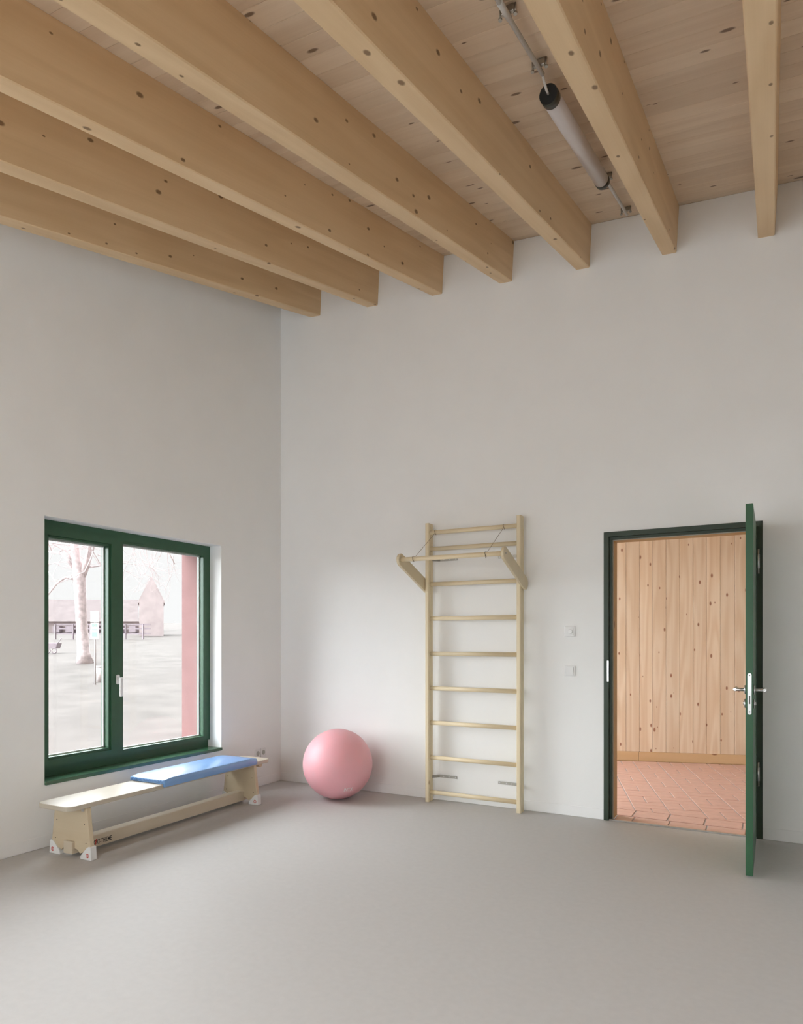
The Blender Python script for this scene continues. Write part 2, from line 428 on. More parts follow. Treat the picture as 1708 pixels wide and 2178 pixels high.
# beams
BEAMS = [(0.346, 0.459, 4.335), (0.962, 1.073, 4.287), (1.600, 1.698, 4.236), (2.203, 2.309, 4.189), (2.816, 2.918, 4.140), (3.432, 3.529, 4.088), (4.041, 4.141, 4.038), (4.655, 4.757, 3.989), (5.270, 5.372, 3.940)]
BL = ['nearest to the window wall', 'second from the window wall', 'third from the window wall', 'fourth from the window wall',
      'just left of the tube lamp', 'just right of the tube lamp', 'rightmost in view, above the door',
      'beyond the door, outside the right edge', 'last one near the right side wall']
for (a, b, zc), t in zip(BEAMS, BL):
    xm = (a + b) / 2
    y0, y1 = ROOM_Y + 0.001, -0.0005
    def sec(y):
        zl, zr = zc + 0.07 * (xm - a), zc - 0.07 * (b - xm)
        out = [Vector((a, y, zl + 0.236 * y)), Vector((b, y, zr + 0.236 * y))]
        lean = 0.053
        for q in (out[1], out[0]):
            h = (ceil_z(q.x, y) - 0.001 - q.z) / (1 + 0.0735 * lean)
            out.append(Vector((q.x + lean * h, y, q.z + h)))
        return out
    s0, s1 = sec(y0), sec(y1)
    bm = bmesh.new()
    A = [bm.verts.new(q) for q in s0]; Bv = [bm.verts.new(q) for q in s1]
    bm.faces.new(A); bm.faces.new(Bv[::-1])
    for i in range(4):
        bm.faces.new((A[i], A[(i + 1) % 4], Bv[(i + 1) % 4], Bv[i]))
    bmesh.ops.recalc_face_normals(bm, faces=bm.faces)
    ed = [e for e in bm.edges if (e.verts[0] in A[:2] and e.verts[1] in Bv[:2]) or (e.verts[1] in A[:2] and e.verts[0] in Bv[:2])]
    ed = [e for e in ed if abs(e.verts[0].co.x - e.verts[1].co.x) < 0.02]
    bmesh.ops.bevel(bm, geom=ed, offset=0.005, segments=1, affect='EDGES')
    o = link('ceiling_beam', finish(bm, 'ceiling_beam'), None, ('beam_wood',), label='spruce roof beam, ' + t, category='beam', group='roof beams under the board ceiling')

# ================================================================== WINDOW 1
def window(name, y0, y1, z0, z1, panes, sashes, mats, label, handle=None, place=None):
    """green wooden window standing in its reveal; panes: list of (y0,y1,z0,z1) clear glass"""
    w = empty(name, (0, (y0 + y1) / 2, z0), label=label, **STRUCT)
    off = Vector((0, -(y0 + y1) / 2, -z0))
    if place:
        w.location, w.rotation_euler = place[0], (0, 0, place[1])
    def add(nm, b, mat, bevel=0.002, parent=w, **pr):
        b = (b[0], b[1], b[2] + off.y, b[3] + off.y, b[4] + off.z, b[5] + off.z)
        return box(nm, b, mat, parent, bevel=bevel, seg=1, **pr)
    XF, XB = -0.128, -0.205
    zb = z0 + 0.062                          # set-back base profile
    cells = panes
    # fixed frame around the whole opening plus mullions between panes
    yy = sorted({y0, y1} | {c for q in cells for c in q[:2]})
    zz = sorted({zb, z1} | {c for q in cells for c in q[2:4]})
    bmf = bmesh.new()
    def solid(i, j):
        if i < 0 or j < 0 or i >= len(yy) - 1 or j >= len(zz) - 1: return False
        s, z = (yy[i] + yy[i + 1]) / 2, (zz[j] + zz[j + 1]) / 2
        return not any(a < s < b and c < z < d for a, b, c, d in cells)
    me = wall_mesh('frame', yy, zz, cells, lambda s, z, t: (XF - t, s + off.y, z + off.z), XF - XB)
    bmf.free()
    link('frame', me, w, (mats,))
    add('base_profile', (XB, XF - 0.022, y0, y1, z0 + 0.001, zb), mats)
    add('window_sill', (XF - 0.02, 0.016, y0 + 0.001, y1 - 0.001, z0 - 0.021, z0 + 0.003), 'sill_green', bevel=0.002)
    for (a, b, c, d) in panes:
        add('pane', (-0.166, -0.158, a, b, c, d), 'pane_glass', bevel=0.0)
        # pale spacer seen through the edge of the double glazing
        bmb = bmesh.new()
        s = 0.010
        for q in ((a, a + s, c, d), (b - s, b, c, d), (a + s, b - s, c, c + s), (a + s, b - s, d - s, d)):
            bm_box(bmb, -0.185, -0.171, q[0] + off.y, q[1] + off.y, q[2] + off.z, q[3] + off.z)
        link('glazing_spacer', finish(bmb, 'glazing_spacer'), w, ('white_plastic',))
        # thin glazing bead with a dark joint around the pane
        bmb = bmesh.new(); s = 0.016; g = 0.0
        for q in ((a - s, a, c - s, d + s), (b, b + s, c - s, d + s), (a, b, c - s, c), (a, b, d, d + s)):
            bm_box(bmb, XF - 0.004, XF + 0.003, q[0] + off.y, q[1] + off.y, q[2] + off.z, q[3] + off.z)
        link('glazing_bead', finish(bmb, 'glazing_bead', 0.001, 1), w, (mats,))
    for (a, b, c, d, wl, wr, wb, wt) in sashes:
        # raised casement: bars in front of the fixed frame
        x0_, x1_ = XF + 0.0005, XF + 0.016
        P = [(a, a + wl, c, d), (b - wr, b, c, d), (a + wl, b - wr, c, c + wb), (a + wl, b - wr, d - wt, d)]
        bms = bmesh.new()
        for q in P:
            bm_box(bms, x0_, x1_, q[0] + off.y, q[1] + off.y, q[2] + off.z, q[3] + off.z)
        bmesh.ops.remove_doubles(bms, verts=bms.verts, dist=1e-5)
        sash = link('casement', finish(bms, 'casement'), w, (mats,))
        if handle:
            hy, hz = handle[0] + off.y, handle[1] + off.z
            bmh = bmesh.new()
            n = 16
            pts = []
            for k in range(n):
                t = 2 * math.pi * k / n
                pts.append((x1_, hy + 0.014 * math.cos(t), hz + 0.014 * math.sin(t) + (0.022 if math.sin(t) >= 0 else -0.022)))
            bm_prism(bmh, pts, (0.009, 0, 0))
            bm_tube(bmh, [(x1_ + 0.006, hy, hz + 0.004), (x1_ + 0.040, hy, hz + 0.004)], 0.010, 12)
            hd = finish(bmh, 'window_handle')
            h = link('window_handle', hd, sash, ('white_plastic',), label='white window handle turned down')
            bmh = bmesh.new()
            bm_box(bmh, x1_ + 0.032, x1_ + 0.048, hy + 0.0 - 0.012, hy + 0.012, hz - 0.125, hz + 0.016)
            link('handle_grip', finish(bmh, 'handle_grip', 0.006, 3), sash, ('white_plastic',))
    return w
y0, y1, z0, z1 = W1
window('window_1', y0, y1, z0, z1, [(-2.298, -1.829, 0.552, 2.021), (-1.702, -0.882, 0.521, 2.053)],
       [(-2.372, -1.722, 0.500, 2.088, 0.058, 0.091, 0.036, 0.051)], 'window_green',
       'green framed two-pane window above the bench', handle=(-1.762, 1.047))
y0, y1, z0, z1 = W2
window('window_2', y0, y1, z0, z1, [(y0 + 0.09, -5.86, 0.20, 2.46), (-5.74, y1 - 0.08, 0.20, 2.46)], [], 'window_green',
       'wide green framed window beside the viewpoint')

hw = (W3[1] - W3[0]) / 2
window('window_added', -hw, hw, W3[2], W3[3], [(-hw + 0.08, -0.06, 0.80, 2.36), (0.06, hw - 0.08, 0.80, 2.36)], [], 'window_green',
       'added green framed window behind the viewpoint, opening for the fill light', place=((W3[0] + hw, ROOM_Y, W3[2]), math.pi / 2))

# ================================================================== DOOR 1 and the corridor
door = empty('door_1', (DX1, 0, 0), label='green door standing open beside its dark green frame', **STRUCT)
def dadd(nm, b, mat, bevel=0.0, parent=door, **pr):
    return box(nm, (b[0] - DX1, b[1] - DX1, b[2], b[3], b[4], b[5]), mat, parent, bevel=bevel, seg=1, **pr)
def portal(nm, xa, xb, zt, w, ya, yb, mat):
    """three-sided frame: two uprights and a head"""
    bmp = bmesh.new()
    X = lambda x: x - DX1
    pts = [(X(xa), ya, 0.0), (X(xa), ya, zt), (X(xb), ya, zt), (X(xb), ya, 0.0), (X(xb - w), ya, 0.0), (X(xb - w), ya, zt - w), (X(xa + w), ya, zt - w), (X(xa + w), ya, 0.0)]
    bm_prism(bmp, pts, (0, yb - ya, 0))
    return link(nm, finish(bmp, nm, 0.0012, 1), door, (mat,))
portal('door_frame', DX0, DX1, DZ, 0.036, -0.012, 0.020, 'frame_green')
portal('frame_rebate', DX0 + 0.001, DX1 - 0.001, DZ - 0.001, 0.052, 0.0205, 0.050, 'frame_green')
portal('door_seal', DX0 + 0.040, DX1 - 0.040, DZ - 0.040, 0.018, 0.0505, 0.056, 'grey_seal')
portal('wood_lining', DX0 + 0.012, DX1 - 0.012, DZ - 0.012, 0.046, 0.0565, BT - 0.002, 'lining_wood')
dadd('threshold', (DX0 + 0.037, DX1 - 0.037, -0.004, 0.016, 0.0, 0.010), 'steel', 0.002)
dadd('strike_plate', (DX0 + 0.024, DX0 + 0.0364, -0.0135, -0.0115, 1.03, 1.185), 'steel', 0.0)
lf = (3.994, 4.032, -0.884, -0.024, 0.010, 2.105)
leaf = dadd('door_leaf', lf, 'door_green', 0.0015)
# lock plate on the narrow edge, rounded ends
bm = bmesh.new(); pts = []
for k in range(20):
    t = 2 * math.pi * k / 20
    pts.append((4.014 - DX1 + 0.0105 * math.cos(t), -0.8842, 1.0335 + 0.0105 * math.sin(t) + (0.106 if math.sin(t) >= 0 else -0.106)))
bm_prism(bm, pts, (0, -0.002, 0))
link('lock_plate', finish(bm, 'lock_plate'), leaf, ('steel',), label='steel lock plate on the edge of the door')
for zz, hh, ww, nm in ((1.078, 0.030, 0.006, 'latch'), (1.000, 0.046, 0.0035, 'bolt_slot'), (1.138, 0.006, 0.003, 'plate_screw'), (0.932, 0.006, 0.003, 'plate_screw')):
    box(nm, (4.014 - DX1 - ww, 4.014 - DX1 + ww, -0.888 if nm == 'latch' else -0.8868, -0.8861, zz - hh / 2, zz + hh / 2), 'steel' if nm == 'latch' else 'screw_dark', leaf)
for sgn, xf in ((-1, 3.994), (1, 4.032)):
    xx = xf - DX1
    bm = bmesh.new()
    bm_tube(bm, [(xx, -0.82, 1.053), (xx + sgn * 0.008, -0.82, 1.053)], 0.026, 20)
    link('handle_rose', finish(bm, 'handle_rose', 0.002, 1), leaf, ('steel',))
    bm = bmesh.new()
    bm_tube(bm, [(xx + sgn * 0.008, -0.82, 1.053), (xx + sgn * 0.060, -0.82, 1.053)], 0.0095, 14)
    bm_tube(bm, [(xx + sgn * 0.056, -0.829, 1.053), (xx + sgn * 0.056, -0.70, 1.053)], 0.0098, 14)
    link('lever_handle', finish(bm, 'lever_handle', 0.0015, 1), leaf, ('steel',))
    bm = bmesh.new()
    bm_tube(bm, [(xx, -0.82, 0.975), (xx + sgn * 0.008, -0.82, 0.975)], 0.026, 20)
    bm_tube(bm, [(xx + sgn * 0.008, -0.82, 0.975), (xx + sgn * 0.014, -0.82, 0.975)], 0.010, 14)
    link('lock_rose', finish(bm, 'lock_rose', 0.002, 1), leaf, ('steel',))
for za, zb in ((1.782, 1.946), (0.359, 0.519)):
    h = tube('hinge', [(4.043 - DX1, -0.032, za), (4.043 - DX1, -0.032, zb)], 0.0085, 'dull_steel', door, 12)
    tube('hinge_pin_sleeve', [(4.043 - DX1, -0.032, za + 0.035), (4.043 - DX1, -0.032, zb - 0.035)], 0.0100, 'steel', h, 12)

# corridor: clad wall, clay tile floor, its own ceiling and end wall
CA = math.radians(16.6)
CD = Vector((math.cos(CA), math.sin(CA), 0)); CE = Vector((CD.y, -CD.x, 0))     # along the clad wall, towards the room
CP = Vector((2.595, 2.641, 0))
cw = empty('wall_corridor', CP, CA, label='corridor wall clad in upright spruce boards seen through the door', **STRUCT)
widths = [0.108, 0.144, 0.133, 0.144, 0.141, 0.137, 0.134, 0.142, 0.144, 0.140]
lo_, hi_ = -3.4, 3.0
edges = [0.0]
for q in widths: edges.append(edges[-1] + q)
while edges[-1] < hi_: edges.append(edges[-1] + 0.14)
while edges[0] > lo_: edges.insert(0, edges[0] - 0.14)
random.seed(4)
for a, b in zip(edges, edges[1:]):
    d = random.uniform(0, 0.0015)
    bm = bmesh.new(); bm_box(bm, -(b - a) / 2 + 0.001, (b - a) / 2 - 0.001, 0, 0.022, 0.104, 2.75)
    o = link('wall_board', finish(bm, 'wall_board', 0.002, 1), cw, ('cladding_wood',))
    o.location = ((a + b) / 2, d, 0)
box('backing', (lo_, hi_, 0.024, 0.06, -0.05, 2.75), 'lining_wood', cw)
for a, b in ((lo_, 0.240), (0.242, hi_)):
    box('skirting_board', (a, b, -0.004, 0.022, 0.001, 0.1035), 'skirting_wood', cw, bevel=0.0015, seg=1)

cf = empty('floor_corridor', (0, 0, 0), label='corridor floor of red clay tiles with grey joints', **STRUCT)
bm = bmesh.new()
cfp = [(-1.0, BT, -0.09), (-1.0, (CP + CD * -3.75).y + 0.0, -0.09), (ROOM_X, 3.72, -0.09), (ROOM_X, BT, -0.09)]
bm_prism(bm, cfp, (0, 0, 0.084))
bm_box(bm, DX0 + 0.058, DX1 - 0.058, 0.018, BT, -0.09, -0.006)
link('mortar_bed', finish(bm, 'mortar_bed'), cf, ('mortar',))
tiles = {}
def tile(cx, cy, rz, lx, ly):
    k = (round(lx, 3), round(ly, 3))
    if k not in tiles:
        bmt = bmesh.new(); bm_box(bmt, -lx / 2, lx / 2, -ly / 2, ly / 2, -0.012, 0.0)
        tiles[k] = finish(bmt, 'clay_tile', 0.002, 1); tiles[k].materials.append(MATS['clay_tile'])
    o = bpy.data.objects.new('clay_tile', tiles[k]); COL.objects.link(o); o.parent = cf
    o.location = (cx, cy, random.uniform(-0.0012, 0.0002)); o.rotation_euler = (0, 0, rz)
def clipped(cx, cy, rz, lx, ly, ymin):
    """a field tile cut along the border course"""
    c, sn = math.cos(rz), math.sin(rz)
    poly = [(cx + x * c - y * sn, cy + x * sn + y * c) for x, y in ((-lx / 2, -ly / 2), (lx / 2, -ly / 2), (lx / 2, ly / 2), (-lx / 2, ly / 2))]
    if min(p[1] for p in poly) >= ymin: return tile(cx, cy, rz, lx, ly)
    out = []
    for p, q in zip(poly, poly[1:] + poly[:1]):
        if p[1] >= ymin: out.append(p)
        if (p[1] >= ymin) != (q[1] >= ymin):
            t = (ymin - p[1]) / (q[1] - p[1]); out.append((p[0] + (q[0] - p[0]) * t, ymin))
    if len(out) < 3 or max(p[1] for p in out) - ymin < 0.012: return
    prism('clay_tile', [(p[0], p[1], -0.012) for p in out], (0, 0, 0.012), 'clay_tile', cf)
JO = 0.010
MS, MT = 0.2545, 0.222                      # block size along the wall and towards the room
ROWY = (0.018, 0.19, 0.40)
for i in range(-4, 8):
    for j in range(0, 12):
        sa = -0.079 + (i + 0.0) * MS + 0.0
        ta = 0.014 + j * MT
        c = CP + CD * (sa + MS / 2) + CE * (ta + MT / 2)
        if c.y < 0.25 or c.x > 4.75 or c.x < 1.5: continue
        if (i + j) % 2 == 0:
            for s in (-1, 1):
                q = c + CD * (s * MS / 4); clipped(q.x, q.y, CA, MS / 2 - JO, MT - JO * 0.6, 0.405)
        else:
            for s in (-1, 1):
                q = c + CE * (s * MT / 4); clipped(q.x, q.y, CA, MS - JO, MT / 2 - JO * 0.5, 0.405)
# border courses along the threshold
x = 2.40
for k in range(9):
    tile(x + 0.25 * k + 0.125 + 0.04, 0.300, 0, 0.25 - JO, 0.20 - JO * 0.6)
for k in range(4):
    xa = max(DX0 + 0.060, 2.965 + 0.25 * k); xb = min(DX1 - 0.060, 2.965 + 0.25 * (k + 1))
    if xb - xa > 0.03: tile((xa + xb) / 2 + 0.0, 0.105, 0, xb - xa - JO, 0.165)
xa, xb = 2.965 + 1.0, DX1 - 0.060
tile((xa + xb) / 2, 0.105, 0, xb - xa - 0.004, 0.165)
box('ceiling_corridor', (1.2, ROOM_X, BT, 4.2, 2.76, 2.84), 'ceiling_wood', label='board ceiling of the corridor behind the door', **STRUCT)
me = wall_mesh('wall_corridor_end', [BT, 3.9], [0.0, 2.75], [], lambda s, z, t: (5.2 + t, s, z), 0.1)
link('wall_corridor_end', me, None, ('wall_paint',), label='white end wall of the corridor', **STRUCT)

# ================================================================== WALL BARS
wb = empty('wall_bars', (2.013, -0.05, 0), label='pale wooden wall bars with nine rungs fixed to the white wall', category='wall bars')
OX, OY = 2.013, -0.05
def wbox(nm, b, mat, parent=wb, bevel=0.0, seg=1, **pr):
    return box(nm, (b[0] - OX, b[1] - OX, b[2] - OY, b[3] - OY, b[4], b[5]), mat, parent, bevel, seg, **pr)
for xa in (1.602, 2.389):
    bm = bmesh.new()
    w = 0.034
    # upright with a vertical groove down both faces
    sec = [(0, 0), (w, 0), (w, -0.036), (w - 0.003, -0.038), (w - 0.003, -0.041), (w, -0.043), (w, -0.074), (w - 0.006, -0.080), (0.006, -0.080), (0, -0.074), (0, -0.043), (0.003, -0.041), (0.003, -0.038), (0, -0.036)]
    bm_prism(bm, [(xa - OX + x, y, 0.001) for x, y in sec], (0, 0, 2.300))
    link('post', finish(bm, 'post'), wb, ('pale_wood',))
RZ = [2.224, 2.090, 1.799, 1.515, 1.224, 0.938, 0.653, 0.365, 0.077]
bm = bmesh.new()
ring = [(0.014 * math.cos(2 * math.pi * k / 16), 0.0175 * math.sin(2 * math.pi * k / 16)) for k in range(16)]
fs = bm_prism(bm, [(-0.378, y, z) for y, z in ring], (0.756, 0, 0))
for f in fs[2:]: f.smooth = True
rung_me = finish(bm, 'rung'); 
wood('rung_wood', (0.76, 0.65, 0.455), (0.66, 0.51, 0.31), (0.42, 0.28, 0.14), 'X', grain=0.34, knots=0.05, ring=3, rough=0.45, spec=0.45)
rung_me.materials.append(MATS['rung_wood'])
for z in RZ:
    o = bpy.data.objects.new('rung', rung_me); COL.objects.link(o); o.parent = wb
    o.location = (2.0125 - OX, -0.09 - OY if z < 2.2 else -0.104 - OY, z)
# steel angle straps to the wall, with screws
def strap(x_post, sgn, z, x_end):
    bm = bmesh.new(); h = 0.011
    xb = x_post + sgn * 0.040
    pl = [(x_post, -0.062), (x_post, -0.050), (xb, -0.005), (x_end, -0.004)]
    th = 0.003
    prev = None
    for (xa, ya), (xc, yc) in zip(pl, pl[1:]):
        d = Vector((xc - xa, yc - ya, 0)).normalized(); nrm = Vector((d.y, -d.x, 0)) * th
        if nrm.y > 0: nrm = -nrm
        a = Vector((xa - OX, ya - OY, z - h)); c = Vector((xc - OX, yc - OY, z - h))
        bm_prism(bm, [a, c, c + nrm, a + nrm], (0, 0, 2 * h))
    s = link('wall_strap', finish(bm, 'wall_strap'), wb, ('dull_steel',))
    for q in (0.25, 0.55, 0.92):
        x = xb + (x_end - xb) * q
        tube('screw', [(x - OX, -0.0070 - OY, z), (x - OX, -0.0095 - OY, z)], 0.0052, 'steel', s, 10)
strap(1.6365, 1, 2.006, 1.840); strap(2.3885, -1, 2.000, 2.196)
strap(1.6365, 1, 0.200, 1.836); strap(2.3885, -1, 0.196, 2.196)

# pull-up bar hooked into the wall bars
pb = empty('pull_up_bar', (2.013, -0.12, 1.80), label='hinged wooden pull-up bar hung on the upper wall bars', category='pull-up bar')
PO = Vector((2.013, -0.12, 1.80))
lo_p, hi_p = Vector((0, -0.072, 1.778)), Vector((0, -0.528, 1.958))
ax = (hi_p - lo_p).normalized(); nr = Vector((0, -ax.z, ax.y))
arm_pts = []
R1 = 0.050
for k in range(9):
    t = -math.pi / 2 + math.pi * k / 8
    arm_pts.append(hi_p + ax * (R1 * math.cos(t)) + nr * (R1 * math.sin(t)))
for k in range(9):
    t = math.pi / 2 + math.pi * k / 8
    arm_pts.append(lo_p + ax * (R1 * math.cos(t)) + nr * (R1 * math.sin(t)))
for xa in (1.577, 2.4255):
    a = prism('arm', [Vector((xa, q.y, q.z)) - PO for q in arm_pts], (0.023, 0, 0), 'pale_wood', pb, bevel=0.003, seg=1)
bar_c = hi_p + ax * 0.004
tube('bar', [Vector((1.6005, bar_c.y, bar_c.z)) - PO, Vector((2.425, bar_c.y, bar_c.z)) - PO], 0.0175, 'rung_wood', pb, 16)
for xa, s in ((1.577, -1), (2.4485, 1)):
    tube('bolt', [Vector((xa, bar_c.y, bar_c.z)) - PO, Vector((xa + s * 0.003, bar_c.y, bar_c.z)) - PO], 0.006, 'dull_steel', pb, 10)
for xt, xb in ((1.689, 1.706), (2.283, 2.298)):
    top = Vector((xt, -0.124, 2.213)) - PO; bot = Vector((xb, bar_c.y + 0.016, bar_c.z + 0.014)) - PO
    c = tube('tie_cord', [top, bot], 0.0015, 'cord_brown', pb, 6)
    for cen, rr, dx in ((Vector((xt, -0.104, 2.224)) - PO, 0.0205, 0), (Vector((xb, bar_c.y, bar_c.z)) - PO, 0.0205, 0)):
        loop = [cen + Vector((0.004 * math.sin(2 * t), rr * math.cos(t), rr * math.sin(t))) for t in [2 * math.pi * k / 20 for k in range(21)]]
        tube('cord_loop', loop, 0.0015, 'cord_brown', c, 6)
    tube('cord_end', [Vector((xb, bar_c.y - 0.019, bar_c.z)) - PO, Vector((xb + 0.004, bar_c.y - 0.021, bar_c.z - 0.030)) - PO], 0.0013, 'cord_brown', c, 6)

# ================================================================== GYM BENCH
BC = Vector((0.297, -1.640, 0)); BR = math.radians(1.4)
gb = empty('gym_bench', BC, BR, label='long low wooden gym bench under the window', category='bench')
ST, TH = 0.345, 0.030
SY0, SY1, SW = -0.945, 0.975, 0.152
bm = bmesh.new(); pts = []
rc = 0.055
for cx, cy, a0 in ((SW - rc, SY1 - rc, 0), (-SW + rc, SY1 - rc, 90), (-SW + rc, SY0 + rc, 180), (SW - rc, SY0 + rc, 270)):
    for k in range(9):
        t = math.radians(a0 + 90 * k / 8)
        pts.append((cx + rc * math.cos(t), cy + rc * math.sin(t), ST - TH))
bm_prism(bm, pts, (0, 0, TH))
seat = link('seat', finish(bm, 'seat', 0.006, 3), gb, ('seat_wood',))
# long rail down the middle, low
bm = bmesh.new(); bm_box(bm, -0.042, 0.038, -0.835, 0.815, 0.022, 0.100)
rail = link('rail', finish(bm, 'rail', 0.006, 2), gb, ('bench_wood',))
# lettering on the rail
tm = text_mesh('SPORT-THIEME', 0.040)
wd = max(v.co.x for v in tm.vertices)
for v in tm.vertices:
    x, y = v.co.x * 0.160 / wd, v.co.y
    v.co = (0.0383, -0.702 + x, 0.040 + y)
lt = link('lettering', tm, rail, ('black_print',), label='black maker lettering printed on the rail')
bm = bmesh.new()
bm_prism(bm, [(0.0383, -0.670, 0.038), (0.0383, -0.662, 0.038), (0.0383, -0.655, 0.072), (0.0383, -0.662, 0.072)], (0.0004, 0, 0))
link('lettering_mark', finish(bm, 'lettering_mark'), rail, ('red_print',))
tube('hook_bar', [(0.02, SY1 - 0.075, ST - TH - 0.019), (0.10, SY1 - 0.075, ST - TH - 0.019)], 0.0185, 'bench_ply', gb, 12)
def leg(y0, th):
    """board trapezoid with an arched foot and white plastic shoes"""
    prof = [(-0.145, ST - TH - 0.0005), (-0.178, 0.062), (-0.085, 0.030), (-0.070, 0.045), (-0.052, 0.052), (0.050, 0.052), (0.068, 0.045), (0.083, 0.030), (0.178, 0.062), (0.145, ST - TH - 0.0005)]
    lg = prism('leg', [(x, y0, z) for x, z in prof], (0, th, 0), 'bench_ply', gb, bevel=0.003, seg=1)
    for s in (-1, 1):
        bmf = bmesh.new()
        pr = [(0.192, 0.0), (0.186, 0.082), (0.168, 0.084), (0.150, 0.074), (0.096, 0.022), (0.092, 0.0)]
        bm_prism(bmf, [(s * x, y0 - 0.006, z) for x, z in pr], (0, th + 0.012, 0))
        ft = link('foot', finish(bmf, 'foot', 0.004, 2), lg, ('white_plastic',), label='white plastic shoe with a round red emblem')
        bmf = bmesh.new()
        cx, cz, r1, r0 = s * 0.160, 0.028, 0.0135, 0.0095
        n = 20
        for k in range(n):
            t0, t1 = 2 * math.pi * k / n, 2 * math.pi * (k + 1) / n
            q = [(cx + r0 * math.cos(t0), y0 - 0.0063, cz + r0 * math.sin(t0)), (cx + r1 * math.cos(t0), y0 - 0.0063, cz + r1 * math.sin(t0)), (cx + r1 * math.cos(t1), y0 - 0.0063, cz + r1 * math.sin(t1)), (cx + r0 * math.cos(t1), y0 - 0.0063, cz + r0 * math.sin(t1))]
            bmf.faces.new([bmf.verts.new(p) for p in q])
        q = [(cx - 0.002, y0 - 0.0063, cz - 0.010), (cx + 0.005, y0 - 0.0063, cz - 0.010), (cx + 0.003, y0 - 0.0063, cz + 0.010), (cx - 0.001, y0 - 0.0063, cz + 0.010)]
        bmf.faces.new([bmf.verts.new(p) for p in q])
        link('emblem', finish(bmf, 'emblem'), lg, ('red_print',))
        for px, pz in ((0.126, 0.215), (0.140, 0.100)):
            tube('screw', [(s * px, y0, pz), (s * px, y0 - 0.0012, pz)], 0.0035, 'screw_dark', lg, 8)
    return lg
leg(-0.815, 0.032); leg(0.758, 0.032)
box('angle_clip', (0.10, 0.125, -0.8175, -0.8152, ST - TH - 0.024, ST - TH - 0.004), 'steel', gb)

# blue pad on the bench
mt = empty('bench_pad', BC + Vector((0, 0, ST)), BR, label='light blue padded vinyl mat lying on the bench', category='mat')
my0, my1 = -0.215, 0.775
bm = bmesh.new()
sec = [(-0.168, 0.002), (0.154, 0.002), (0.1545, -0.018), (0.170, -0.018), (0.172, 0.020), (0.162, 0.040), (-0.160, 0.041), (-0.170, 0.026)]
nst = 30
rows = []
for i in range(nst + 1):
    y = my0 + (my1 - my0) * i / nst
    e = min(1.0, min(i, nst - i) / 2.0)
    rows.append([bm.verts.new((x * (1 - 0.012 * (1 - e)), y, z - (0.010 * (1 - e) if z > 0.01 else 0))) for x, z in sec])
for a, b in zip(rows, rows[1:]):
    for k in range(len(sec)):
        bm.faces.new((a[k], a[(k + 1) % len(sec)], b[(k + 1) % len(sec)], b[k]))
bm.faces.new(rows[0][::-1]); bm.faces.new(rows[-1])
pad = link('cover', finish(bm, 'cover', 0.004, 2, smooth=True), mt, ('blue_vinyl',))
# gathered end seam
bm = bmesh.new()
for k in range(24):
    x = -0.155 + 0.30 * k / 23
    bm_tube(bm, [(x, my0 - 0.0005, 0.010), (x + 0.002, my0 - 0.003, 0.018), (x + 0.001, my0 + 0.001, 0.028)], 0.0022, 5)
link('gathered_seam', finish(bm, 'gathered_seam'), mt, ('blue_vinyl',), kind='stuff')

# ================================================================== BALL
BR_ = 0.293; BCn = Vector((0.898, -0.368, BR_))
ball = empty('exercise_ball', (BCn.x, BCn.y, 0), label='large pink exercise ball on the floor by the wall', category='ball')
bm = bmesh.new(); bmesh.ops.create_uvsphere(bm, u_segments=72, v_segments=40, radius=BR_)
for v in bm.verts:
    v.co.z += BR_
    if v.co.z < 0.004: v.co.z = 0.0005
link('shell', finish(bm, 'shell', smooth=True), ball, ('pink_rubber',))
tm = text_mesh('INTX', 0.046)
bm = bmesh.new(); bm.from_mesh(tm)
bmesh.ops.triangulate(bm, faces=bm.faces)
# centre of the print on the ball: seen low on the right
view = (CAM - BCn); az0 = math.atan2(view.y, view.x)
az, el, tilt = az0 + math.radians(21.5), math.radians(-36.5), math.radians(6)
nrm = Vector((math.cos(el) * math.cos(az), math.cos(el) * math.sin(az), math.sin(el)))
ex = Vector((-math.sin(az), math.cos(az), 0)); ez = nrm.cross(ex)
wd = max(v.co.x for v in bm.verts)
for v in bm.verts:
    x, y = (v.co.x - wd / 2) * 0.70, (v.co.y - 0.016) * 1.35
    x, y = x * math.cos(tilt) - y * math.sin(tilt), x * math.sin(tilt) + y * math.cos(tilt)
    q = (nrm + ex * (x / BR_) + ez * (y / BR_)).normalized() * (BR_ + 0.0008)
    v.co = q + Vector((0, 0, BR_))
tm2 = bpy.data.meshes.new('print'); bm.to_mesh(tm2); bm.free()
tm2.materials.clear()
link('print', tm2, ball, ('white_print',), label='pale maker lettering on the ball')

# ================================================================== SWITCHES AND SOCKETS
sw = empty('room_thermostat', (2.770, 0, 1.403), label='white wall dial plate above the light switch', category='switch')
box('plate', (-0.040, 0.040, -0.009, 0, -0.040, 0.040), 'white_plastic', sw, bevel=0.003, seg=2)
box('insert', (-0.030, 0.030, -0.011, -0.0091, -0.030, 0.030), 'white_plastic', sw, bevel=0.001, seg=1)
tube('dial', [(0.006, -0.0112, -0.002), (0.006, -0.020, -0.002)], 0.017, 'white_plastic', sw, 24, bevel=0.0015)
sw = empty('light_switch', (2.770, 0, 1.102), label='white rocker light switch below the dial plate', category='switch')
box('plate', (-0.040, 0.040, -0.009, 0, -0.040, 0.040), 'white_plastic', sw, bevel=0.003, seg=2)
prism('rocker', [(-0.029, -0.0092, -0.029), (-0.029, -0.0092, 0.029), (-0.029, -0.016, 0.029), (-0.029, -0.011, -0.029)], (0.058, 0, 0), 'white_plastic', sw, bevel=0.001, seg=1)
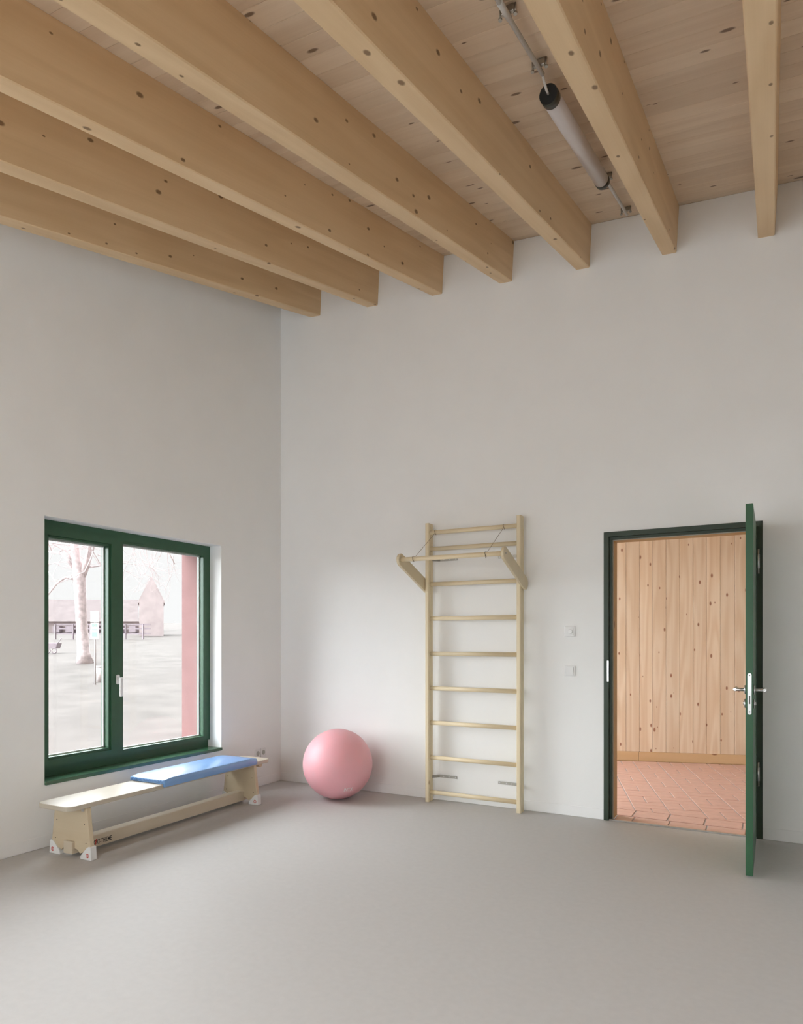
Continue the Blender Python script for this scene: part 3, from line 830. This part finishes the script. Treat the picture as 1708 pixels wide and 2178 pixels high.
for y, t in ((-0.338, 'left'), (-0.262, 'right')):
    so = empty('power_socket', (0, y, 0.305), label='white wall socket above the far bench end, ' + t + ' of the pair', category='socket', group='sockets above the bench end')
    bm = bmesh.new(); bm_box(bm, 0, 0.009, -0.036, 0.036, -0.040, 0.040)
    link('plate', finish(bm, 'plate', 0.003, 2), so, ('white_plastic',))
    bm = bmesh.new()
    bm_tube(bm, [(0.0092, 0, 0), (0.0100, 0, 0)], 0.0215, 24)
    link('well', finish(bm, 'well'), so, ('grey_seal',))

# ================================================================== CEILING LAMP AND CONDUIT
LX = 3.220
def on_slope(y, off, x=LX):
    return Vector((x, y, ceil_z(x, y) - off))
lamp = empty('tube_lamp', on_slope(-1.53, 0), label='frosted tube lamp with dark end caps under the board ceiling', category='lamp')
LO = Vector(lamp.location)
A_, B_ = on_slope(-2.105, 0.090), on_slope(-0.955, 0.090)
ad = (B_ - A_).normalized()
tube('diffuser', [A_ + ad * 0.052 - LO, B_ - ad * 0.045 - LO], 0.0415, 'lamp_diffuser', lamp, 32)
for p0, p1, q in ((A_, A_ + ad * 0.053, 0), (B_ - ad * 0.046, B_, 1)):
    cp = tube('end_cap', [p0 - LO, p1 - LO], 0.0430, 'cap_olive', lamp, 32)
    e = (p0 - ad * 0.0015) if q == 0 else (p1 + ad * 0.0015)
    tube('cap_disc', [e - LO, (e + ad * (0.0014 if q == 0 else -0.0014)) - LO], 0.0405, 'black_cap', cp, 32)
tube('cable', [A_ - ad * 0.002 - LO, A_ - ad * 0.030 + Vector((0, 0, 0.004)) - LO, A_ - ad * 0.075 + Vector((0, 0, 0.030)) - LO, A_ - ad * 0.088 + Vector((0, 0, 0.042)) - LO], 0.0060, 'grey_conduit', lamp, 10)
for y in (-1.95, -1.05):
    tube('hanger', [on_slope(y, 0.0015) - LO, on_slope(y, 0.0470) - LO], 0.006, 'dull_steel', lamp, 10)
def conduit(ya, yb, clamps, label, sleeve=None):
    c = empty('conduit_pipe', on_slope((ya + yb) / 2, 0), label=label, category='pipe', group='conduit pipes in line with the lamp')
    o = Vector(c.location)
    tube('pipe', [on_slope(ya, 0.042) - o, on_slope(yb, 0.042) - o], 0.0098, 'grey_conduit', c, 14)
    if sleeve:
        tube('coupling', [on_slope(sleeve[0], 0.042) - o, on_slope(sleeve[1], 0.042) - o], 0.0122, 'grey_conduit', c, 14)
    for y in clamps:
        b = on_slope(y, 0.0) - o
        cl = box('pipe_clamp', (b.x - 0.026, b.x + 0.026, b.y - 0.008, b.y + 0.008, b.z - 0.033, b.z - 0.0035), 'dull_steel', c, bevel=0.002, seg=1)
        for s in (-1, 1):
            tube('clamp_screw', [Vector((b.x + s * 0.031, b.y, b.z - 0.003)), Vector((b.x + s * 0.031, b.y, b.z - 0.040))], 0.0042, 'dull_steel', cl, 8)
            tube('screw_head', [Vector((b.x + s * 0.031, b.y, b.z - 0.040)), Vector((b.x + s * 0.031, b.y, b.z - 0.047))], 0.0078, 'dull_steel', cl, 10)
conduit(-5.6, -2.195, (-2.655, -2.245, -3.6, -4.6), 'grey conduit pipe running to the near end of the tube lamp', (-2.75, -2.64))
conduit(-0.930, -0.165, (-0.855, -0.205), 'short grey conduit pipe between the tube lamp and the back wall')

# ================================================================== OUTSIDE THE WINDOW
def ground_z(d):
    return -0.10 + 0.045 * max(0.0, d - 1.0) - 0.0
def gz(p):
    d = (Vector((p[0], p[1], 0)) - Vector((CAM.x, CAM.y, 0))).dot(FW)
    return -0.145 + 0.045 * max(0.0, d)
bm = bmesh.new()
NX, NY = 60, 60
random.seed(11)
grid = []
for i in range(NX + 1):
    row = []
    for j in range(NY + 1):
        x = -0.47 - 95.0 * (i / NX) ** 1.6
        y = -40 + 110.0 * j / NY
        z = gz((x, y)) + (random.uniform(-0.02, 0.02) if i > 2 else 0)
        row.append(bm.verts.new((x, y, min(z, 3.2))))
    grid.append(row)
for i in range(NX):
    for j in range(NY):
        bm.faces.new((grid[i][j], grid[i + 1][j], grid[i + 1][j + 1], grid[i][j + 1]))
link('ground_outside', finish(bm, 'ground_outside', smooth=True), None, ('lawn',), label='pale winter lawn outside the window', **STRUCT)

def tree(name, label, trunk, mains, seed, depth, twigs):
    base = trunk[0][0]
    t = empty(name, base, label=label, category='tree', group='bare trees on the lawn')
    bm = bmesh.new(); bm_tube(bm, [p - base for p, r in trunk], [r for p, r in trunk], 12)
    for m in mains:
        bm_tube(bm, [p - base for p, r in m], [r for p, r in m], 8)
    link('trunk', finish(bm, 'trunk', smooth=True), t, ('bark',))
    rnd = random.Random(seed)
    bm = bmesh.new()
    def grow(p, d, r, ln, lv):
        pts = [p]; q = p; dd = d
        for k in range(3):
            dd = (dd + Vector((rnd.uniform(-.25, .25), rnd.uniform(-.25, .25), rnd.uniform(-.22, .22)))).normalized()
            q = q + dd * ln / 3; pts.append(q)
        bm_tube(bm, [a - base for a in pts], [r, r * .85, r * .7, r * .5], 5, caps=False)
        if lv > 0:
            for k in range(3):
                a = pts[rnd.choice((1, 2, 3))]
                nd = (dd + Vector((rnd.uniform(-.9, .9), rnd.uniform(-.9, .9), rnd.uniform(-.7, .75)))).normalized()
                grow(a, nd, r * .55, ln * rnd.uniform(.55, .8), lv - 1)
    for p, d, r, ln in twigs:
        grow(p, d.normalized(), r, ln, depth)
    link('branches', finish(bm, 'branches'), t, ('twig',), kind='stuff')
    return t
D1 = 18.7
def W(u, v, d=D1): return at_depth(u, v, d)
b0 = W(181, 1409); b0.z = gz(b0) - 0.02
trunk = [(b0, 0.24), (W(178, 1390), 0.165), (W(174, 1330), 0.145), (W(171, 1270), 0.15), (W(169, 1225), 0.16), (W(162, 1190), 0.115), (W(157, 1150), 0.10), (W(153, 1090), 0.085), (W(150, 1020), 0.06)]
mains = [[(W(170, 1240), 0.09), (W(182, 1205), 0.10), (W(194, 1165), 0.085), (W(204, 1120), 0.07), (W(212, 1050), 0.05)],
         [(W(160, 1232), 0.035), (W(140, 1228), 0.035), (W(122, 1240), 0.03), (W(100, 1268), 0.022)],
         [(W(158, 1212), 0.04), (W(143, 1190), 0.04), (W(130, 1178), 0.03), (W(98, 1172), 0.022)],
         [(W(157, 1200), 0.04), (W(140, 1170), 0.035), (W(115, 1158), 0.03), (W(90, 1150), 0.022)],
         [(W(190, 1206), 0.03), (W(212, 1203), 0.025), (W(232, 1196), 0.018), (W(262, 1200), 0.012)]]
tw = []
rr = random.Random(5)
for u, v in ((140, 1190), (118, 1160), (125, 1175), (110, 1172), (150, 1160), (185, 1195), (196, 1160), (215, 1203), (178, 1215), (120, 1242), (145, 1170), (200, 1140), (160, 1140), (130, 1150), (230, 1198), (208, 1180), (190, 1180), (106, 1160)):
    tw.append((W(u, v), RT * rr.uniform(-1, 1) + FW * rr.uniform(-.5, .5) + Vector((0, 0, rr.uniform(-.3, .8))), 0.016, rr.uniform(.7, 1.3)))
tree('bare_tree', 'bare forked tree with a thick trunk behind the narrow pane', trunk, mains, 3, 2, tw)
# second tree, its drooping twigs hang into the wide pane
D2 = 14.5
c0 = at_depth(420, 1400, 17.0); c0.z = gz(c0) - 0.02
trunk2 = [(c0, 0.2), (at_depth(422, 1250, 17.0), 0.16), (at_depth(424, 1080, 16.8), 0.13), (at_depth(420, 960, 16.5), 0.09), (at_depth(410, 850, 16), 0.05)]
mains2 = [[(at_depth(423, 1090, 16.8), 0.06), (at_depth(380, 1060, 15.5), 0.045), (at_depth(330, 1090, D2), 0.03), (at_depth(296, 1150, D2), 0.012)],
          [(at_depth(421, 1000, 16.6), 0.06), (at_depth(370, 1010, 15.5), 0.04), (at_depth(310, 1060, D2), 0.03), (at_depth(270, 1140, D2), 0.012)],
          [(at_depth(423, 1110, 16.8), 0.05), (at_depth(400, 1100, 15.6), 0.035), (at_depth(345, 1150, D2), 0.018), (at_depth(372, 1200, D2), 0.008)]]
tw2 = []
for u, v in ((275, 1160), (290, 1165), (300, 1170), (310, 1172), (322, 1178), (335, 1182), (345, 1180), (356, 1188), (285, 1175), (368, 1195), (298, 1185), (330, 1165)):
    tw2.append((at_depth(u, v - 12, D2), RT * rr.uniform(-.35, .5) + Vector((0, 0, -1)), 0.007, rr.uniform(.35, .6)))
tree('bare_tree', 'bare tree whose thin drooping twigs hang across the wide pane', trunk2, mains2, 8, 2, tw2)

def far_house(name, label, u0, u1, d, v_base, v_eave, v_ridge, ur, deep, roof_mat, gable, cat='building'):
    """house standing across the line of sight at distance d; gable=True shows its gable end"""
    A = at_depth(u0, v_base, d); Bp = at_depth(u1, v_base, d)
    A.z = gz(A) - 0.3; Bp.z = A.z
    ze = CAM.z + (YH - v_eave) / PXF * d; zr = CAM.z + (YH - v_ridge) / PXF * d
    h = empty(name, (A + Bp) / 2, label=label, category=cat)
    o = Vector(h.location)
    back = FW * deep
    rv = FW + RT * (((ur if gable else u1) - 854.0) / PXF - (0.0 if gable else 0.06))
    back = rv.normalized() * deep
    A = A - o; Bp = Bp - o; ze -= o.z; zr -= o.z; z0 = A.z
    def P(q, z): return Vector((q.x, q.y, z))
    if gable:
        Rp = at_depth(ur, v_ridge, d) - o
        prism('wall', [P(A, z0), P(Bp, z0), P(Bp, ze), P(Rp, zr - 0.12), P(A, ze)], back, 'far_brick', h)
        for e, s in ((A, -1), (Bp, 1)):
            q = RT * (0.06 * s)
            prism('roof', [P(e, ze - 0.0) + q, P(Rp, zr), P(Rp, zr - 0.12), P(e, ze - 0.15) + q], back, roof_mat, h)
    else:
        prism('wall', [P(A, z0), P(Bp, z0), P(Bp, ze), P(A, ze)], back, 'far_brick', h)
        f = -FW * 0.3
        mid = back * 0.5
        prism('roof', [P(A, ze) + f, P(A, zr) + mid, P(A, ze) - f + back], (Bp - A), roof_mat, h)
    return h, o
h, o = far_house('brick_barn', 'long low brick barn with a plain roof beyond the tree', 60, 300, 43.5, 1372, 1322, 1267, 0, 9, 'far_roof', False)
for k in range(7):
    a = at_depth(112 + 27 * k, 1345, 43.1) - o
    prism('window', [a, a + RT * 0.42, a + RT * 0.42 + Vector((0, 0, 0.40)), a + Vector((0, 0, 0.40))], FW * 0.45, 'far_dark', h)
h, o = far_house('gabled_house', 'tall narrow brick house with a steep gable at the field edge', 296, 348, 38, 1352, 1279, 1224, 322, 2.8, 'far_brick', True)
# plank fence in front of the barn
fd = 34.0
A0 = at_depth(118, 1360, fd); A0.z = gz(A0)
fe = empty('plank_fence', A0, label='low plank fence in front of the brick barn', category='fence')
for k in range(17):
    p = RT * (0.29 * k)
    box('post', (p.x - .03, p.x + .03, p.y - .03, p.y + .03, -0.05, 0.75), 'far_dark', fe) if k % 3 == 0 else None
for z in (0.25, 0.5, 0.7):
    prism('rail', [Vector((0, 0, z)), RT * 4.7 + Vector((0, 0, z)), RT * 4.7 + Vector((0, 0, z + 0.07)), Vector((0, 0, z + 0.07))], FW * 0.03, 'far_dark', fe)
# notice board on a post
sd = 13.5
S0 = at_depth(204, 1440, sd); S0.z = gz(S0)
sg = empty('notice_board', S0, label='white notice board on a thin post beside the tree trunk', category='sign')
def spt(u, v): return at_depth(u, v, sd) - S0
a = spt(200.5, 1362); zt = spt(200, 1300).z
bm = bmesh.new(); m = spt(202.5, 1362)
bm_tube(bm, [(m.x, m.y, -0.02), (m.x, m.y, zt)], 0.018, 8)
link('post', finish(bm, 'post'), sg, ('post_grey',))
for (ua, ub, va, vb, nm, mt_) in ((193.5, 212, 1300, 1324, 'panel', 'sign_white'), (194, 211.5, 1325, 1360, 'panel', 'sign_white')):
    p0 = spt(ua, vb) - FW * 0.03; w_ = spt(ub, vb) - spt(ua, vb); h_ = spt(ua, va).z - spt(ua, vb).z
    pn = prism(nm, [p0, p0 + w_, p0 + w_ + Vector((0, 0, h_)), p0 + Vector((0, 0, h_))], FW * 0.015, mt_, sg)
for (ua, ub, va, vb) in ((197, 202, 1326.5, 1333), (204, 208.5, 1326.5, 1333), (197, 208.5, 1338, 1340.5), (197, 208.5, 1345, 1354)):
    p0 = spt(ua, vb) - FW * 0.032; w_ = spt(ub, vb) - spt(ua, vb); h_ = spt(ua, va).z - spt(ua, vb).z
    prism('printed_field', [p0, p0 + w_, p0 + w_ + Vector((0, 0, h_)), p0 + Vector((0, 0, h_))], FW * 0.0015, 'sign_green', sg)
# pale bin near the post
q0 = at_depth(214, 1432, 14.0); q0.z = gz(q0)
bn = empty('litter_bin', q0, label='pale round litter bin right of the notice board post', category='bin')
tube('body', [(0, 0, 0), (0, 0, 0.30)], [0.075, 0.085], 'far_pale', bn, 18)
tube('rim', [(0, 0, 0.30), (0, 0, 0.325)], 0.090, 'post_grey', bn, 18)
# push cart at the left edge of the pane
k0 = at_depth(109, 1386, 23.0); k0.z = gz(k0)
kt = empty('push_cart', k0, label='small dark wheeled cart at the left edge of the narrow pane', category='cart')
for s in (-0.12, 0.10):
    p = RT * s
    ringp = [p + RT * (0.085 * math.cos(t)) + Vector((0, 0, 0.095 + 0.085 * math.sin(t))) for t in [2 * math.pi * k / 18 for k in range(19)]]
    tube('wheel', ringp, 0.016, 'far_dark', kt, 6)
p = -RT * 0.2
prism('body', [p + Vector((0, 0, 0.17)), p + RT * 0.36 + Vector((0, 0, 0.17)), p + RT * 0.42 + Vector((0, 0, 0.36)), p - RT * 0.02 + Vector((0, 0, 0.36))], FW * 0.3, 'far_dark', kt, bevel=0.02)
tube('push_handle', [p + RT * 0.40 + Vector((0, 0, 0.33)), p + RT * 0.55 + Vector((0, 0, 0.52))], 0.012, 'far_dark', kt, 6)
